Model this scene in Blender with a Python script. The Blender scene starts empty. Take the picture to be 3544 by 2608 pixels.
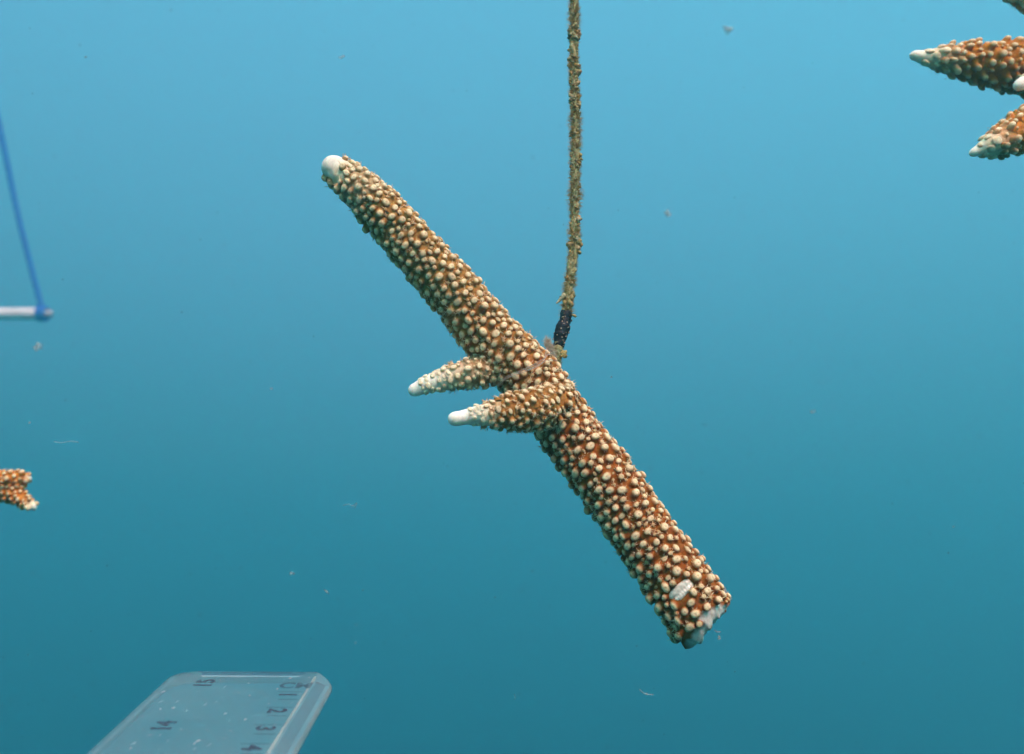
import bpy, math, random
import numpy as np
from mathutils import Vector, Matrix, noise

S = bpy.context.scene
COL = S.collection
rnd = random.Random(7)

# ---------------------------------------------------------------- camera
PITCH = math.radians(19)
FPX = 3446.0                     # focal length in photograph pixels (35 mm lens, 3544 px wide)
cam_data = bpy.data.cameras.new('camera')
cam = bpy.data.objects.new('camera', cam_data)
COL.objects.link(cam)
S.camera = cam
cam_data.sensor_width = 36.0
cam_data.lens = 36.0 * FPX / 3544.0
cam_data.clip_start = 0.01
cam_data.clip_end = 1000.0
cam.rotation_euler = (math.pi / 2 + PITCH, 0, 0)
cam_data.dof.use_dof = True
cam_data.dof.focus_distance = 0.203
cam_data.dof.aperture_fstop = 25.0

# ---------------------------------------------------------------- sky, sun, exposure
SUN_EL, SUN_AZ = math.radians(44), math.radians(158)
world = bpy.data.worlds.new('World')
S.world = world
world.use_nodes = True
wn, wl = world.node_tree.nodes, world.node_tree.links
sky = wn.new('ShaderNodeTexSky')
sky.sky_type = 'NISHITA'
sky.sun_disc = False
sky.sun_elevation = SUN_EL
sky.sun_rotation = SUN_AZ
wl.new(sky.outputs[0], wn['Background'].inputs[0])
wn['Background'].inputs[1].default_value = 0.10
sun_data = bpy.data.lights.new('sun', 'SUN')
sun_data.energy = 5.0
sun_data.angle = math.radians(28)      # sunlight spread by the rippled surface overhead
sun_data.color = (1.0, 0.95, 0.87)
sun = bpy.data.objects.new('sun', sun_data)
COL.objects.link(sun)
sdir = Vector((math.sin(SUN_AZ) * math.cos(SUN_EL), math.cos(SUN_AZ) * math.cos(SUN_EL), math.sin(SUN_EL)))
sun.rotation_euler = sdir.to_track_quat('Z', 'Y').to_euler()
sun.location = sdir * 20
S.view_settings.view_transform = 'Standard'
S.view_settings.look = 'None'
S.view_settings.exposure = 2.32
S.view_settings.gamma = 1.0
S.cycles.use_denoising = True
S.cycles.volume_bounces = 6
S.cycles.max_bounces = 12
S.cycles.transparent_max_bounces = 24

# ---------------------------------------------------------------- helpers
cp, sp = math.cos(PITCH), math.sin(PITCH)
def PD(u, v, d):
    """world point seen at photograph pixel (u, v) at depth d along the optical axis"""
    x, y = (u - 1772) / FPX * d, -(v - 1304) / FPX * d
    return np.array((x, d * cp - y * sp, d * sp + y * cp))
def PY(u, v, Y):
    """the same on the vertical plane y = Y"""
    p = PD(u, v, 1.0)
    return p * (Y / p[1])

def tag(o, label=None, cat=None, group=None, kind=None):
    for k, val in (('label', label), ('category', cat), ('group', group), ('kind', kind)):
        if val: o[k] = val
    return o
def empty(name, loc):
    o = bpy.data.objects.new(name, None)
    o.empty_display_size = 0.01
    COL.objects.link(o); o.location = Vector(loc)
    return o
def mesh(name, V, F, mat, cols=None, smooth=True):
    me = bpy.data.meshes.new(name)
    me.from_pydata([tuple(map(float, p)) for p in V], [], F)
    if cols is not None:
        a = me.color_attributes.new('Col', 'FLOAT_COLOR', 'POINT')
        c = np.ones((len(V), 4), dtype=np.float32); c[:, :3] = np.asarray(cols, dtype=np.float32)
        a.data.foreach_set('color', c.ravel())
    if smooth: me.polygons.foreach_set('use_smooth', [True] * len(me.polygons))
    if mat: me.materials.append(mat)
    me.update()
    return me
def link(name, me, parent=None, loc=None):
    o = bpy.data.objects.new(name, me)
    COL.objects.link(o)
    if parent: o.parent = parent
    if loc is not None: o.location = Vector(loc)
    return o
def mk(name, V, F, mat, parent=None, origin=(0, 0, 0), cols=None, smooth=True):
    return link(name, mesh(name, np.asarray(V, float) - np.asarray(origin, float), F, mat, cols, smooth), parent)
class MB:
    """collects pieces of one mesh"""
    def __init__(s): s.V, s.F, s.C = [], [], []
    def add(s, V, F, C=None):
        b = len(s.V)
        s.V += [tuple(p) for p in V]; s.F += [tuple(i + b for i in f) for f in F]
        if C is not None: s.C += [tuple(c) for c in C]
    def build(s, name, mat, parent=None, origin=(0, 0, 0), smooth=True):
        return mk(name, np.array(s.V), s.F, mat, parent, origin, s.C if s.C else None, smooth)
def unit(v): return np.asarray(v, float) / (np.linalg.norm(v) + 1e-12)
def nz(p, f, seed=0.0): return noise.noise(Vector((p[0] * f + seed, p[1] * f + 3.1 * seed, p[2] * f - seed)))
def mix(a, b, t): return np.asarray(a, float) * (1 - t) + np.asarray(b, float) * t
def sstep(a, b, x):
    t = min(1.0, max(0.0, (x - a) / (b - a))); return t * t * (3 - 2 * t)

# ---------------------------------------------------------------- materials
def new_mat(name):
    m = bpy.data.materials.new(name); m.use_nodes = True
    nt = m.node_tree
    return m, nt, nt.nodes, nt.links, nt.nodes['Principled BSDF']
def set_in(node, **kw):
    for k, v in kw.items():
        key = k.replace('_', ' ')
        if key in node.inputs: node.inputs[key].default_value = v
def coral_material(name, var=0.25, fine=9000.0, sss=0.4):
    m, nt, n, l, b = new_mat(name)
    at = n.new('ShaderNodeAttribute'); at.attribute_name = 'Col'
    geo = n.new('ShaderNodeNewGeometry')
    t1 = n.new('ShaderNodeTexNoise'); set_in(t1, Scale=700.0, Detail=4.0, Roughness=0.6)
    t2 = n.new('ShaderNodeTexNoise'); set_in(t2, Scale=fine * 0.4, Detail=3.0, Roughness=0.7)
    l.new(geo.outputs['Position'], t1.inputs['Vector']); l.new(geo.outputs['Position'], t2.inputs['Vector'])
    oi = n.new('ShaderNodeObjectInfo')
    mr = n.new('ShaderNodeMapRange'); set_in(mr, To_Min=1 - var, To_Max=1 + var)
    mr.inputs['From Min'].default_value = 0.25; mr.inputs['From Max'].default_value = 0.75
    l.new(t1.outputs['Fac'], mr.inputs['Value'])
    mo = n.new('ShaderNodeMapRange'); set_in(mo, To_Min=0.86, To_Max=1.12)
    l.new(oi.outputs['Random'], mo.inputs['Value'])
    mf = n.new('ShaderNodeMapRange'); set_in(mf, To_Min=0.82, To_Max=1.15)
    mf.inputs['From Min'].default_value = 0.3; mf.inputs['From Max'].default_value = 0.7
    l.new(t2.outputs['Fac'], mf.inputs['Value'])
    m1 = n.new('ShaderNodeMath'); m1.operation = 'MULTIPLY'
    l.new(mr.outputs[0], m1.inputs[0]); l.new(mo.outputs[0], m1.inputs[1])
    m2 = n.new('ShaderNodeMath'); m2.operation = 'MULTIPLY'
    l.new(m1.outputs[0], m2.inputs[0]); l.new(mf.outputs[0], m2.inputs[1])
    vm = n.new('ShaderNodeVectorMath'); vm.operation = 'SCALE'
    l.new(at.outputs['Color'], vm.inputs[0]); l.new(m2.outputs[0], vm.inputs['Scale'])
    l.new(vm.outputs[0], b.inputs['Base Color'])
    set_in(b, Roughness=0.55, IOR=1.15)
    if sss:
        set_in(b, Subsurface_Weight=sss, Subsurface_Scale=0.0012)
        b.inputs['Subsurface Radius'].default_value = (1.0, 0.7, 0.45)
    bp = n.new('ShaderNodeBump'); set_in(bp, Strength=0.35, Distance=0.00012)
    l.new(t2.outputs['Fac'], bp.inputs['Height']); l.new(bp.outputs[0], b.inputs['Normal'])
    return m
M_CORAL = coral_material('coral_tissue')
M_SKEL = coral_material('bare_coral_skeleton', var=0.10, sss=0.5)
M_FUZZ = coral_material('polyp_tentacle', sss=0.0)

def rough_mat(name, c1, c2, scale, rough=0.8, bump=0.3, dist=0.0002, detail=5.0, ior=1.15):
    m, nt, n, l, b = new_mat(name)
    tc = n.new('ShaderNodeNewGeometry')
    t = n.new('ShaderNodeTexNoise'); set_in(t, Scale=scale, Detail=detail, Roughness=0.65)
    l.new(tc.outputs['Position'], t.inputs['Vector'])
    r = n.new('ShaderNodeValToRGB')
    r.color_ramp.elements[0].position, r.color_ramp.elements[1].position = 0.35, 0.65
    r.color_ramp.elements[0].color = (*c1, 1); r.color_ramp.elements[1].color = (*c2, 1)
    l.new(t.outputs['Fac'], r.inputs[0]); l.new(r.outputs[0], b.inputs['Base Color'])
    bp = n.new('ShaderNodeBump'); set_in(bp, Strength=bump, Distance=dist)
    l.new(t.outputs['Fac'], bp.inputs['Height']); l.new(bp.outputs[0], b.inputs['Normal'])
    set_in(b, Roughness=rough, IOR=ior)
    return m
def translucent_mat(name, color, opacity, rough=0.6):
    m, nt, n, l, b = new_mat(name)
    set_in(b, Roughness=rough, IOR=1.15); b.inputs['Base Color'].default_value = (*color, 1)
    tr = n.new('ShaderNodeBsdfTransparent'); mx = n.new('ShaderNodeMixShader')
    mx.inputs[0].default_value = opacity
    l.new(tr.outputs[0], mx.inputs[1]); l.new(b.outputs[0], mx.inputs[2])
    l.new(mx.outputs[0], n['Material Output'].inputs['Surface'])
    return m

# ---------------------------------------------------------------- the water
def water():
    top, bot, half = 6.0, -60.0, 80.0
    V = [(x, y, z) for z in (bot, top) for x, y in ((-half, -half), (half, -half), (half, half), (-half, half))]
    F = [(3, 2, 1, 0), (4, 5, 6, 7)] + [(i, (i + 1) % 4, 4 + (i + 1) % 4, 4 + i) for i in range(4)]
    m = bpy.data.materials.new('sea_water'); m.use_nodes = True
    nt = m.node_tree; nt.nodes.clear()
    out = nt.nodes.new('ShaderNodeOutputMaterial'); add = nt.nodes.new('ShaderNodeAddShader')
    sc = nt.nodes.new('ShaderNodeVolumeScatter'); ab = nt.nodes.new('ShaderNodeVolumeAbsorption')
    scat, absn = (0.0295, 0.1580, 0.1625), (0.178, 0.130, 0.112)      # per metre, red green blue
    k = max(scat)
    sc.inputs['Density'].default_value = k
    sc.inputs['Color'].default_value = [c / k for c in scat] + [1]
    sc.inputs['Anisotropy'].default_value = 0.58
    ab.inputs['Density'].default_value = 1.0
    ab.inputs['Color'].default_value = [1 - c for c in absn] + [1]
    nt.links.new(sc.outputs[0], add.inputs[0]); nt.links.new(ab.outputs[0], add.inputs[1])
    nt.links.new(add.outputs[0], out.inputs['Volume'])
    o = mk('water', V, F, m, smooth=False)
    tag(o, 'clear blue green sea water filling the whole view', 'water', kind='structure')
water()

# ---------------------------------------------------------------- corals
BROWN_R, BROWN_T = (0.285, 0.088, 0.010), (0.350, 0.180, 0.038)     # reddish and tan tissue
CREAM, PALE, WHITE = (0.80, 0.64, 0.345), (0.84, 0.73, 0.44), (0.92, 0.86, 0.64)

ORANGE = (0.52, 0.185, 0.014)                  # brighter tissue of the fragments at the edges
class Branch:
    def __init__(s, pts, n, segs, bump_px=14.0, round_px=None, disp=0.05, seed=1.0, bump_ramp=None):
        """pts: (u, v, depth, outline radius in photograph pixels) from the tip to the root"""
        P = np.array([PD(u, v, d) for u, v, d, r in pts])
        uv = np.array([(u, v) for u, v, d, r in pts])
        run = np.concatenate([[0], np.cumsum(np.linalg.norm(np.diff(uv, axis=0), axis=1))])
        ramp = bump_ramp or 3.0 * pts[0][3]
        R = np.array([max(r - bump_px * sstep(0, ramp, x), 2.0) * d / FPX for x, (u, v, d, r) in zip(run, pts)])
        Q = np.column_stack([P, R])
        dense = []
        for i in range(len(Q) - 1):
            p0 = Q[max(i - 1, 0)]; p1, p2 = Q[i], Q[i + 1]; p3 = Q[min(i + 2, len(Q) - 1)]
            for t in np.linspace(0, 1, 40, endpoint=False):
                dense.append(0.5 * (2 * p1 + (p2 - p0) * t + (2 * p0 - 5 * p1 + 4 * p2 - p3) * t * t + (3 * p1 - p0 - 3 * p2 + p3) * t ** 3))
        dense.append(Q[-1]); dense = np.array(dense)
        L = np.concatenate([[0], np.cumsum(np.linalg.norm(np.diff(dense[:, :3], axis=0), axis=1))])
        s.L = L[-1]; s.n, s.segs, s.seed, s.disp = n, segs, seed, disp
        s.s = s.L * (np.linspace(0, 1, n) ** 1.15)
        Z = np.column_stack([np.interp(s.s, L, dense[:, k]) for k in range(4)])
        s.C, s.R = Z[:, :3], np.maximum(Z[:, 3], 1e-5)
        rt = (round_px or pts[0][3]) * pts[0][2] / FPX
        s.R *= np.array([math.sqrt(max(0.0, 1 - max(0.0, 1 - x / rt) ** 2)) for x in s.s])
        T = np.gradient(s.C, axis=0); s.T = T / np.linalg.norm(T, axis=1)[:, None]
        N = [unit(np.cross(s.T[0], (0.3, 0.2, 0.9)))]
        for i in range(1, n): N.append(unit(N[-1] - s.T[i] * np.dot(N[-1], s.T[i])))
        s.N = np.array(N); s.B = np.cross(s.T, s.N)
    def at(s, x, th, grow=0.0):
        """point and outward normal at distance x from the tip"""
        f = lambda A: np.array([np.interp(x, s.s, A[:, k]) for k in range(3)])
        C, T = f(s.C), unit(f(s.T)); N = f(s.N); N = unit(N - T * np.dot(N, T)); B = np.cross(T, N)
        d = math.cos(th) * N + math.sin(th) * B
        r = np.interp(x, s.s, s.R)
        p = C + d * r
        return C + d * (r * (1 + s.disp * nz(p, 350.0, s.seed) + 0.06 * nz(p, 1100.0, s.seed)) + grow), d, T, r
    def inside(s, p, k=0.97):
        D = np.linalg.norm(s.C - p, axis=1); i = int(np.argmin(D))
        return D[i] < s.R[i] * k
    def rings(s, i0, i1, color):
        V, C = [], []
        for i in range(i0, i1):
            for j in range(s.segs):
                th = 2 * math.pi * j / s.segs
                p, d, T, r = s.at(s.s[i], th)
                V.append(p); C.append(color(s.s[i], th, p, d))
        F = [(k * s.segs + j, (k + 1) * s.segs + j, (k + 1) * s.segs + (j + 1) % s.segs, k * s.segs + (j + 1) % s.segs)
             for k in range(i1 - i0 - 1) for j in range(s.segs)]
        return V, F, C

# corallite shapes: a flared foot, a stout neck and a rounded pale end, z from 0 to about 1.4 radii
PROFILE = [(2.05, -0.30), (1.50, 0.05), (1.16, 0.40), (1.02, 0.80), (0.95, 1.15), (0.75, 1.45), (0.42, 1.62), (0.15, 1.60)]
def corallite_shape(seed, lean, tint, slim, segs=9):
    r = random.Random(seed)
    ax = r.uniform(0.88, 1.14); ph = r.uniform(0, 6.28)
    V, C, F = [], [], []
    brown = mix(BROWN_R, BROWN_T, tint[0]) if tint[0] <= 1 else np.array(ORANGE); cream = mix(CREAM, PALE, tint[1]) if tint[1] >= 0 else mix(CREAM, BROWN_T, -tint[1])
    brown = mix(brown, np.array(PALE) * 0.92, max(0.0, tint[1]))
    hh = r.uniform(0.85, 1.25)
    for k, (pr, pz) in enumerate(PROFILE):
        if slim and k < 3: pr, pz = (1.05, 1.06, 1.04)[k], (-0.75, -0.2, 0.35)[k]
        h = max(0.0, pz) / 1.62
        for j in range(segs):
            a = 2 * math.pi * j / segs
            q = pr * (1 + 0.07 * math.sin(2 * a + ph) + r.uniform(-0.035, 0.035))
            V.append((q * math.cos(a) * ax + lean * max(0, pz), q * math.sin(a) / ax, pz * hh))
            t = sstep(0.50, 1.08, h + r.uniform(-0.04, 0.04))
            C.append(mix(brown, cream, t) * (0.88 if k == len(PROFILE) - 1 else 1.0))
    V.append((lean * 1.55, 0, 1.52 * hh)); C.append(cream * np.array((0.66, 0.58, 0.48)))
    for k in range(len(PROFILE) - 1):
        F += [(k * segs + j, k * segs + (j + 1) % segs, (k + 1) * segs + (j + 1) % segs, (k + 1) * segs + j) for j in range(segs)]
    b = (len(PROFILE) - 1) * segs
    F += [(b + j, b + (j + 1) % segs, len(V) - 1) for j in range(segs)]
    return np.array(V), F, np.array(C)
SHAPES = {}
def shape(kind, lean, tint, slim):
    key = (kind, round(lean, 2), tint, slim)
    if key not in SHAPES:
        V, F, C = corallite_shape(kind * 13 + 5, lean, tint, slim)
        SHAPES[key] = [V, F, C, None]
    return key, SHAPES[key]
def shape_mesh(key):
    e = SHAPES[key]
    if e[3] is None: e[3] = mesh('corallite', e[0], e[1], M_CORAL, e[2])
    return e[3]

def scatter(br, others, lo, hi, passes, tint_fn, skip, dens=1.0, seed=3, lean=-0.15, scale_fn=None, hfn=None):
    """corallites on a branch: list of (pos, matrix3, radius, key, facing, branch)"""
    r = random.Random(seed); acc, P, RR = [], np.zeros((0, 3)), np.zeros(0)
    rmax = br.R.max()
    for level, (tries, rad, var, gap) in enumerate(passes):
        for _ in range(tries):
            x = r.uniform(lo, hi); th = r.uniform(0, 2 * math.pi)
            p, d, T, rr = br.at(x, th)
            if r.random() > rr / rmax: continue
            q = rad * (1 + r.uniform(-var, var)) * (scale_fn(x) if scale_fn else 1)
            if len(P) and np.any(np.linalg.norm(P - p, axis=1) < (RR + q) * gap): continue
            if any(o.inside(p) for o in others) or skip(x, th, p, d): continue
            P = np.vstack([P, p]); RR = np.append(RR, q)
            up = unit(-T - d * np.dot(-T, d))
            n = unit(d + up * r.uniform(-0.14, 0.10) + np.cross(d, up) * r.uniform(-0.2, 0.2))
            xa = unit(up - n * np.dot(up, n)); ya = np.cross(n, xa)
            tn = tint_fn(x)
            if level and tn[1] == 0: tn = (tn[0], (-0.25, -0.6)[level - 1])
            key, _e = shape(r.randrange(6), lean, tn, rr < 4.6 * q or x > br.L - 90 * PX)
            face = float(np.dot(n, unit(-p)))
            acc.append([p, np.column_stack([xa, ya, n]), q, key, face, br, r.uniform(0.66, 1.0) * (hfn(x) if hfn else 1.0)])
    return acc
def plant(corals, root, limit, owner):
    """the largest in view become objects, the rest one joined part"""
    o = np.array(root.location)
    corals = sorted(corals, key=lambda c: -(c[2] * (0.25 + max(c[4], -0.2))) if c[4] > -0.15 else 1)
    rest = MB()
    for i, (p, R, q, key, face, br, hz) in enumerate(corals):
        if i < limit and face > -0.15:
            ob = link('corallite', shape_mesh(key), owner[br])
            M = np.eye(4); M[:3, :3] = R @ np.diag((q, q, q * hz)); M[:3, 3] = p - o
            ob.matrix_local = Matrix(M.tolist())
        else:
            e = SHAPES[key]
            rest.add((e[0] * np.array((q, q, q * hz))) @ R.T + p, e[1], e[2])
    if rest.V:
        ob = rest.build('small_corallites', M_CORAL, root, o)
        ob['kind'] = 'stuff'
def tentacles(corals, root, seed, per=11, length=0.00085):
    r = random.Random(seed); mb = MB()
    for p, R, q, key, face, br, hz in corals:
        if face < -0.5 or r.random() < 0.25 or key[2][1] > 0.6: continue
        n, xa, ya = R[:, 2], R[:, 0], R[:, 1]
        for _ in range(r.randint(2, per)):
            a = r.uniform(0, 6.28); rad = xa * math.cos(a) + ya * math.sin(a)
            b = p + rad * q * 0.9 + n * q * r.uniform(0.3, 1.2)
            d = unit(rad * r.uniform(0.4, 1.0) + n * r.uniform(0.2, 1.0) + np.array([r.uniform(-.4, .4) for _ in range(3)]))
            L = length * r.uniform(0.4, 1.2); w = unit(np.cross(d, (0.3, 0.8, 0.5))) * 0.00010
            w2 = unit(np.cross(d, w)) * 0.00010
            c = mix(BROWN_T, PALE, r.uniform(0.1, 0.8))
            mb.add([b + w, b - w * 0.5 + w2, b - w * 0.5 - w2, b + d * L], [(0, 1, 3), (1, 2, 3), (2, 0, 3)], [c] * 4)
    if mb.V:
        ob = mb.build('polyp_tentacles', M_FUZZ, root, np.array(root.location)); ob['kind'] = 'stuff'
def surface(br, root, name, tip_len, color, parent=None, cap=True):
    """branch skin split in its pale growing tip and the brown rest"""
    o = np.array(root.location)
    k = int(np.searchsorted(br.s, tip_len)) + 1
    V, F, C = br.rings(k - 1, br.n, color)
    if cap:
        V.append(br.C[-1]); C.append(C[-1]); m = len(V) - 1; b = (br.n - k) * br.segs
        F += [(b + (j + 1) % br.segs, b + j, m) for j in range(br.segs)]
    body = mk(name, V, F, M_CORAL, root, o, C)
    V, F, C = br.rings(0, k, color)
    tp = mk('growing_tip', V, F, M_SKEL, body, o, C)
    return body
PX = 0.0593e-3                     # metres per photograph pixel at the coral

BONE = (0.52, 0.53, 0.41)
def main_coral():
    stem = Branch([(1126, 554, .207, 34), (1150, 575, .2065, 44), (1190, 606, .206, 60), (1243, 652, .205, 77), (1296, 739 - 34, .205, 84), (1452, 878, .205, 91),
                   (1571, 1008, .205, 96), (1630, 1090, .205, 99), (1691, 1158, .205, 103), (1841, 1315, .204, 108),
                   (1983, 1510, .202, 109), (2094, 1658, .199, 110), (2190, 1797, .196, 112), (2336, 2002, .1922, 117), (2449, 2170, .1886, 125)],
                  200, 56, 17, 34, 0.05, 1.3, 150)
    b1 = Branch([(1412, 1354, .200, 20), (1440, 1347, .200, 26), (1490, 1326, .200, 42), (1570, 1303, .201, 54), (1655, 1286, .202, 60), (1760, 1262, .204, 60)],
                70, 32, 13, 22, 0.05, 4.1, 110)
    b2 = Branch([(1549, 1450, .190, 22), (1580, 1448, .190, 27), (1621, 1441, .1905, 36), (1689, 1434, .191, 54), (1774, 1426, .193, 70), (1858, 1413, .196, 80), (1945, 1400, .202, 84)],
                76, 36, 14, 24, 0.05, 6.7, 130)
    brs = (stem, b1, b2)
    root = empty('coral_fragment', PD(1935, 1255, .205))
    tag(root, 'brown knobbly coral stick with two short white tipped side branches hanging from algae covered rope', 'coral')
    o = np.array(root.location)
    cut = stem.L
    def wbase(th, d, p):          # how far the bare skeleton reaches up from the break
        f = float(np.dot(d, unit(-p)))
        right = float(d[0])
        return PX * (10 + 40 * max(0, f) * (1 - 0.6 * abs(right - 0.1)) + 26 * nz(p, 450.0, 9.0))
    def col_stem(x, th, p, d):
        t = sstep(0, 1, x / stem.L)
        c = mix(BROWN_T, BROWN_R, sstep(0.25, 0.75, t))
        k = 1 - sstep(90 * PX, 270 * PX, x + 40 * PX * nz(p, 420, 2.0))
        c = mix(c, PALE, 0.9 * k)
        c = mix(c, WHITE, 1 - sstep(40 * PX, 90 * PX, x))
        return c
    def col_b1(x, th, p, d):
        c = mix(BROWN_T, PALE, 0.9 * (1 - sstep(120 * PX, 300 * PX, x + 30 * PX * nz(p, 400, 5))))
        return mix(c, WHITE, 1 - sstep(40 * PX, 190 * PX, x))
    def col_b2(x, th, p, d):
        c = mix(mix(BROWN_T, BROWN_R, 0.4), PALE, 0.9 * (1 - sstep(90 * PX, 200 * PX, x + 30 * PX * nz(p, 400, 3))))
        return mix(c, WHITE, 1 - sstep(50 * PX, 150 * PX, x))
    # stem with its growing tip; the lowest stretch is the broken base
    k0 = int(np.searchsorted(stem.s, 75 * PX)) + 1
    k1 = int(np.searchsorted(stem.s, cut - 75 * PX))
    V, F, C = stem.rings(k0 - 1, k1 + 1, col_stem)
    body = mk('stem', V, F, M_CORAL, root, o, C)
    V, F, C = stem.rings(0, k0, col_stem)
    mk('growing_tip', V, F, M_SKEL, body, o, C)
    V, C, sg = [], [], stem.segs * 2
    sa = stem.s[k1]
    nr = 14
    def cutpos(th):
        p, d, T, r = stem.at(cut - 1e-6, th)
        f = float(np.dot(d, unit(-p)))
        return cut + PX * (6 - 28 * float(d[0]) + 12 * nz(p, 500, 4.0) + 5 * nz(p, 1500, 8.0))
    for k in range(nr):
        for j in range(sg):
            th = 2 * math.pi * j / sg
            xe = cutpos(th); x = sa + (xe - sa) * k / (nr - 1)
            p, d, T, r = stem.at(min(x, cut), th)
            p = p + T * max(0.0, x - cut)
            wht = sstep(-6 * PX, 6 * PX, wbase(th, d, p) - (xe - x))
            fr = max(0.0, 1 - (xe - x) / (44 * PX))
            p = p - d * wht * (4 + 22 * fr * fr) * PX
            V.append(p); C.append(mix(BROWN_R, BONE, wht))
    for k, f in enumerate((0.72, 0.6, 0.45, 0.3, 0.15)):
        for j in range(sg):
            th = 2 * math.pi * j / sg
            p, d, T, r = stem.at(cut, th)
            c0 = p - d * r
            q = c0 + d * r * f + T * (cutpos(th) - cut) * f + T * PX * (10 * nz(p * f + d * 0.01, 900, k) - 6 * (1 - f))
            V.append(q); C.append(np.array(BONE) * (0.95 + 0.2 * nz(q, 900, 3)))
    V.append(stem.C[-1] - stem.T[-1] * 8 * PX); C.append(BONE)
    tot = nr + 5
    F = [(k * sg + j, (k + 1) * sg + j, (k + 1) * sg + (j + 1) % sg, k * sg + (j + 1) % sg) for k in range(tot - 1) for j in range(sg)]
    F += [((tot - 1) * sg + j, len(V) - 1, (tot - 1) * sg + (j + 1) % sg) for j in range(sg)]
    ob = mk('broken_base', V, F, M_SKEL, body, o, C)
    tag(ob, 'bare white broken lower end of the coral stick')
    s1 = surface(b1, root, 'side_branch', 95 * PX, col_b1)
    s2 = surface(b2, root, 'side_branch', 85 * PX, col_b2)
    # scar: a pale ridged patch near the break
    sc_c = None
    ray = unit(PD(2357, 2041, 1.0))
    best = None
    for x in np.linspace(cut - 330 * PX, cut - 60 * PX, 60):
        for th in np.linspace(0, 2 * math.pi, 120, endpoint=False):
            p, d, T, r = stem.at(x, th)
            if np.dot(d, -unit(p)) < 0.2: continue
            e = np.linalg.norm(p - ray * np.dot(p, ray))
            if best is None or e < best[0]: best = (e, p, d, T)
    _, sp_, sn, sT = best
    view = unit(-sp_)
    camx = np.array((1.0, 0, 0)); camy = np.array((0, -sp, cp))
    ax = unit(camx * 0.74 + camy * 0.67); ax = unit(ax - sn * np.dot(ax, sn)); ay = np.cross(sn, ax)
    def skip_stem(x, th, p, d):
        if x < (100 + 60 * nz(p, 350, 3.0)) * PX and np.dot(d, unit(-p)) > 0.4: return True
        if x > min(cutpos(th) - wbase(th, d, p) - 8 * PX, cut - 16 * PX): return True
        e = p - sp_
        if (np.dot(e, ax) / (50 * PX)) ** 2 + (np.dot(e, ay) / (30 * PX)) ** 2 < 1 and np.dot(d, sn) > 0: return True
        return False
    V, C, F = [], [], []
    nu, nv = 37, 13
    for i in range(nu):
        a = i / (nu - 1) * 2 - 1
        for j in range(nv):
            b = j / (nv - 1) * 2 - 1
            w = math.sqrt(max(0, 1 - a ** 4))
            X, Y = a * 46 * PX, b * 24 * PX * (0.25 + 0.75 * w) * (1 + 0.28 * noise.noise(Vector((a * 2.2, b * 0.6, 4.0))))
            edge = (1 - a ** 6) * (1 - b ** 4)
            groove = math.exp(-((b + 0.12) / 0.16) ** 2)
            ribs = 0.5 + 0.5 * math.cos(i * math.pi * 2 / 3.6)
            h = edge ** 0.5 * (13 - 2.5 * groove + (1.3 * ribs if b < -0.15 else 0.3) + 3 * noise.noise(Vector((a * 5, b * 3, 1.0)))) - 2.5
            p = sp_ + ax * X + ay * Y + sn * (h * PX) - sn * (X * X + Y * Y) / (2 * 0.007)
            V.append(p)
            cc = mix(mix((0.52, 0.52, 0.36), WHITE, (0.6 + 0.4 * ribs) if b < 0 else 0.35 + 0.3 * noise.noise(Vector((a * 4, b * 4, 2.0)))), (0.45, 0.44, 0.34), 0.4 * groove * edge)
            C.append(mix((0.36, 0.22, 0.09), cc, sstep(0.1, 0.75, edge)))
    F = [(i * nv + j, (i + 1) * nv + j, (i + 1) * nv + j + 1, i * nv + j + 1) for i in range(nu - 1) for j in range(nv - 1)]
    m, nt, n_, l_, b_ = new_mat('wet_scar')
    at = n_.new('ShaderNodeAttribute'); at.attribute_name = 'Col'
    l_.new(at.outputs['Color'], b_.inputs['Base Color']); set_in(b_, Roughness=0.22, IOR=1.5)
    ob = mk('scar', V, F, m, body, o, C); tag(ob, 'shiny white ridged scar in the brown tissue near the broken end')
    # corallites
    big, mid, small = 14.0 * PX, 10.2 * PX, 7.0 * PX
    def tint_stem(x):
        t = x / stem.L
        a = round((1 - sstep(0.2, 0.75, t)) * 3) / 3
        return (a, 0.25 if x < 230 * PX else 0.0)
    passes = [(15000, big, 0.16, 1.16), (9000, mid, 0.16, 0.98), (6000, small, 0.16, 0.95)]
    cs = scatter(stem, (b1, b2), 44 * PX, cut, passes, tint_stem, skip_stem, seed=11, lean=-0.15,
                 scale_fn=lambda x: (0.92 + 0.12 * x / stem.L))
    ns = lambda x, th, p, d: False
    p1 = [(1400, 10.8 * PX, 0.2, 1.22), (900, 7.0 * PX, 0.2, 1.08), (300, 5 * PX, 0.2, 1.08)]
    c1 = scatter(b1, (stem, b2), 45 * PX, b1.L, p1, lambda x: (1.0, 1.0 if x < 150 * PX else (0.5 if x < 240 * PX else 0.25)), ns, seed=12, lean=0.05,
                 scale_fn=lambda x: 0.8 + 0.2 * sstep(60 * PX, 170 * PX, x), hfn=lambda x: 0.35 + 0.6 * sstep(50 * PX, 240 * PX, x))
    p2 = [(2200, 11.2 * PX, 0.2, 1.20), (1200, 7.0 * PX, 0.2, 1.06), (300, 5 * PX, 0.2, 1.08)]
    c2 = scatter(b2, (stem, b1), 75 * PX, b2.L, p2, lambda x: (0.67, 1.0 if x < 115 * PX else (0.25 if x < 160 * PX else 0.0)), ns, seed=13, lean=0.1,
                 scale_fn=lambda x: 0.75 + 0.25 * sstep(70 * PX, 190 * PX, x), hfn=lambda x: 0.35 + 0.6 * sstep(70 * PX, 190 * PX, x))
    allc = cs + c1 + c2
    plant(allc, root, 300, {stem: body, b1: s1, b2: s2})
    tentacles(allc, root, 5)
    print('corallites', len(cs), len(c1), len(c2))
main_coral()

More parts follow.
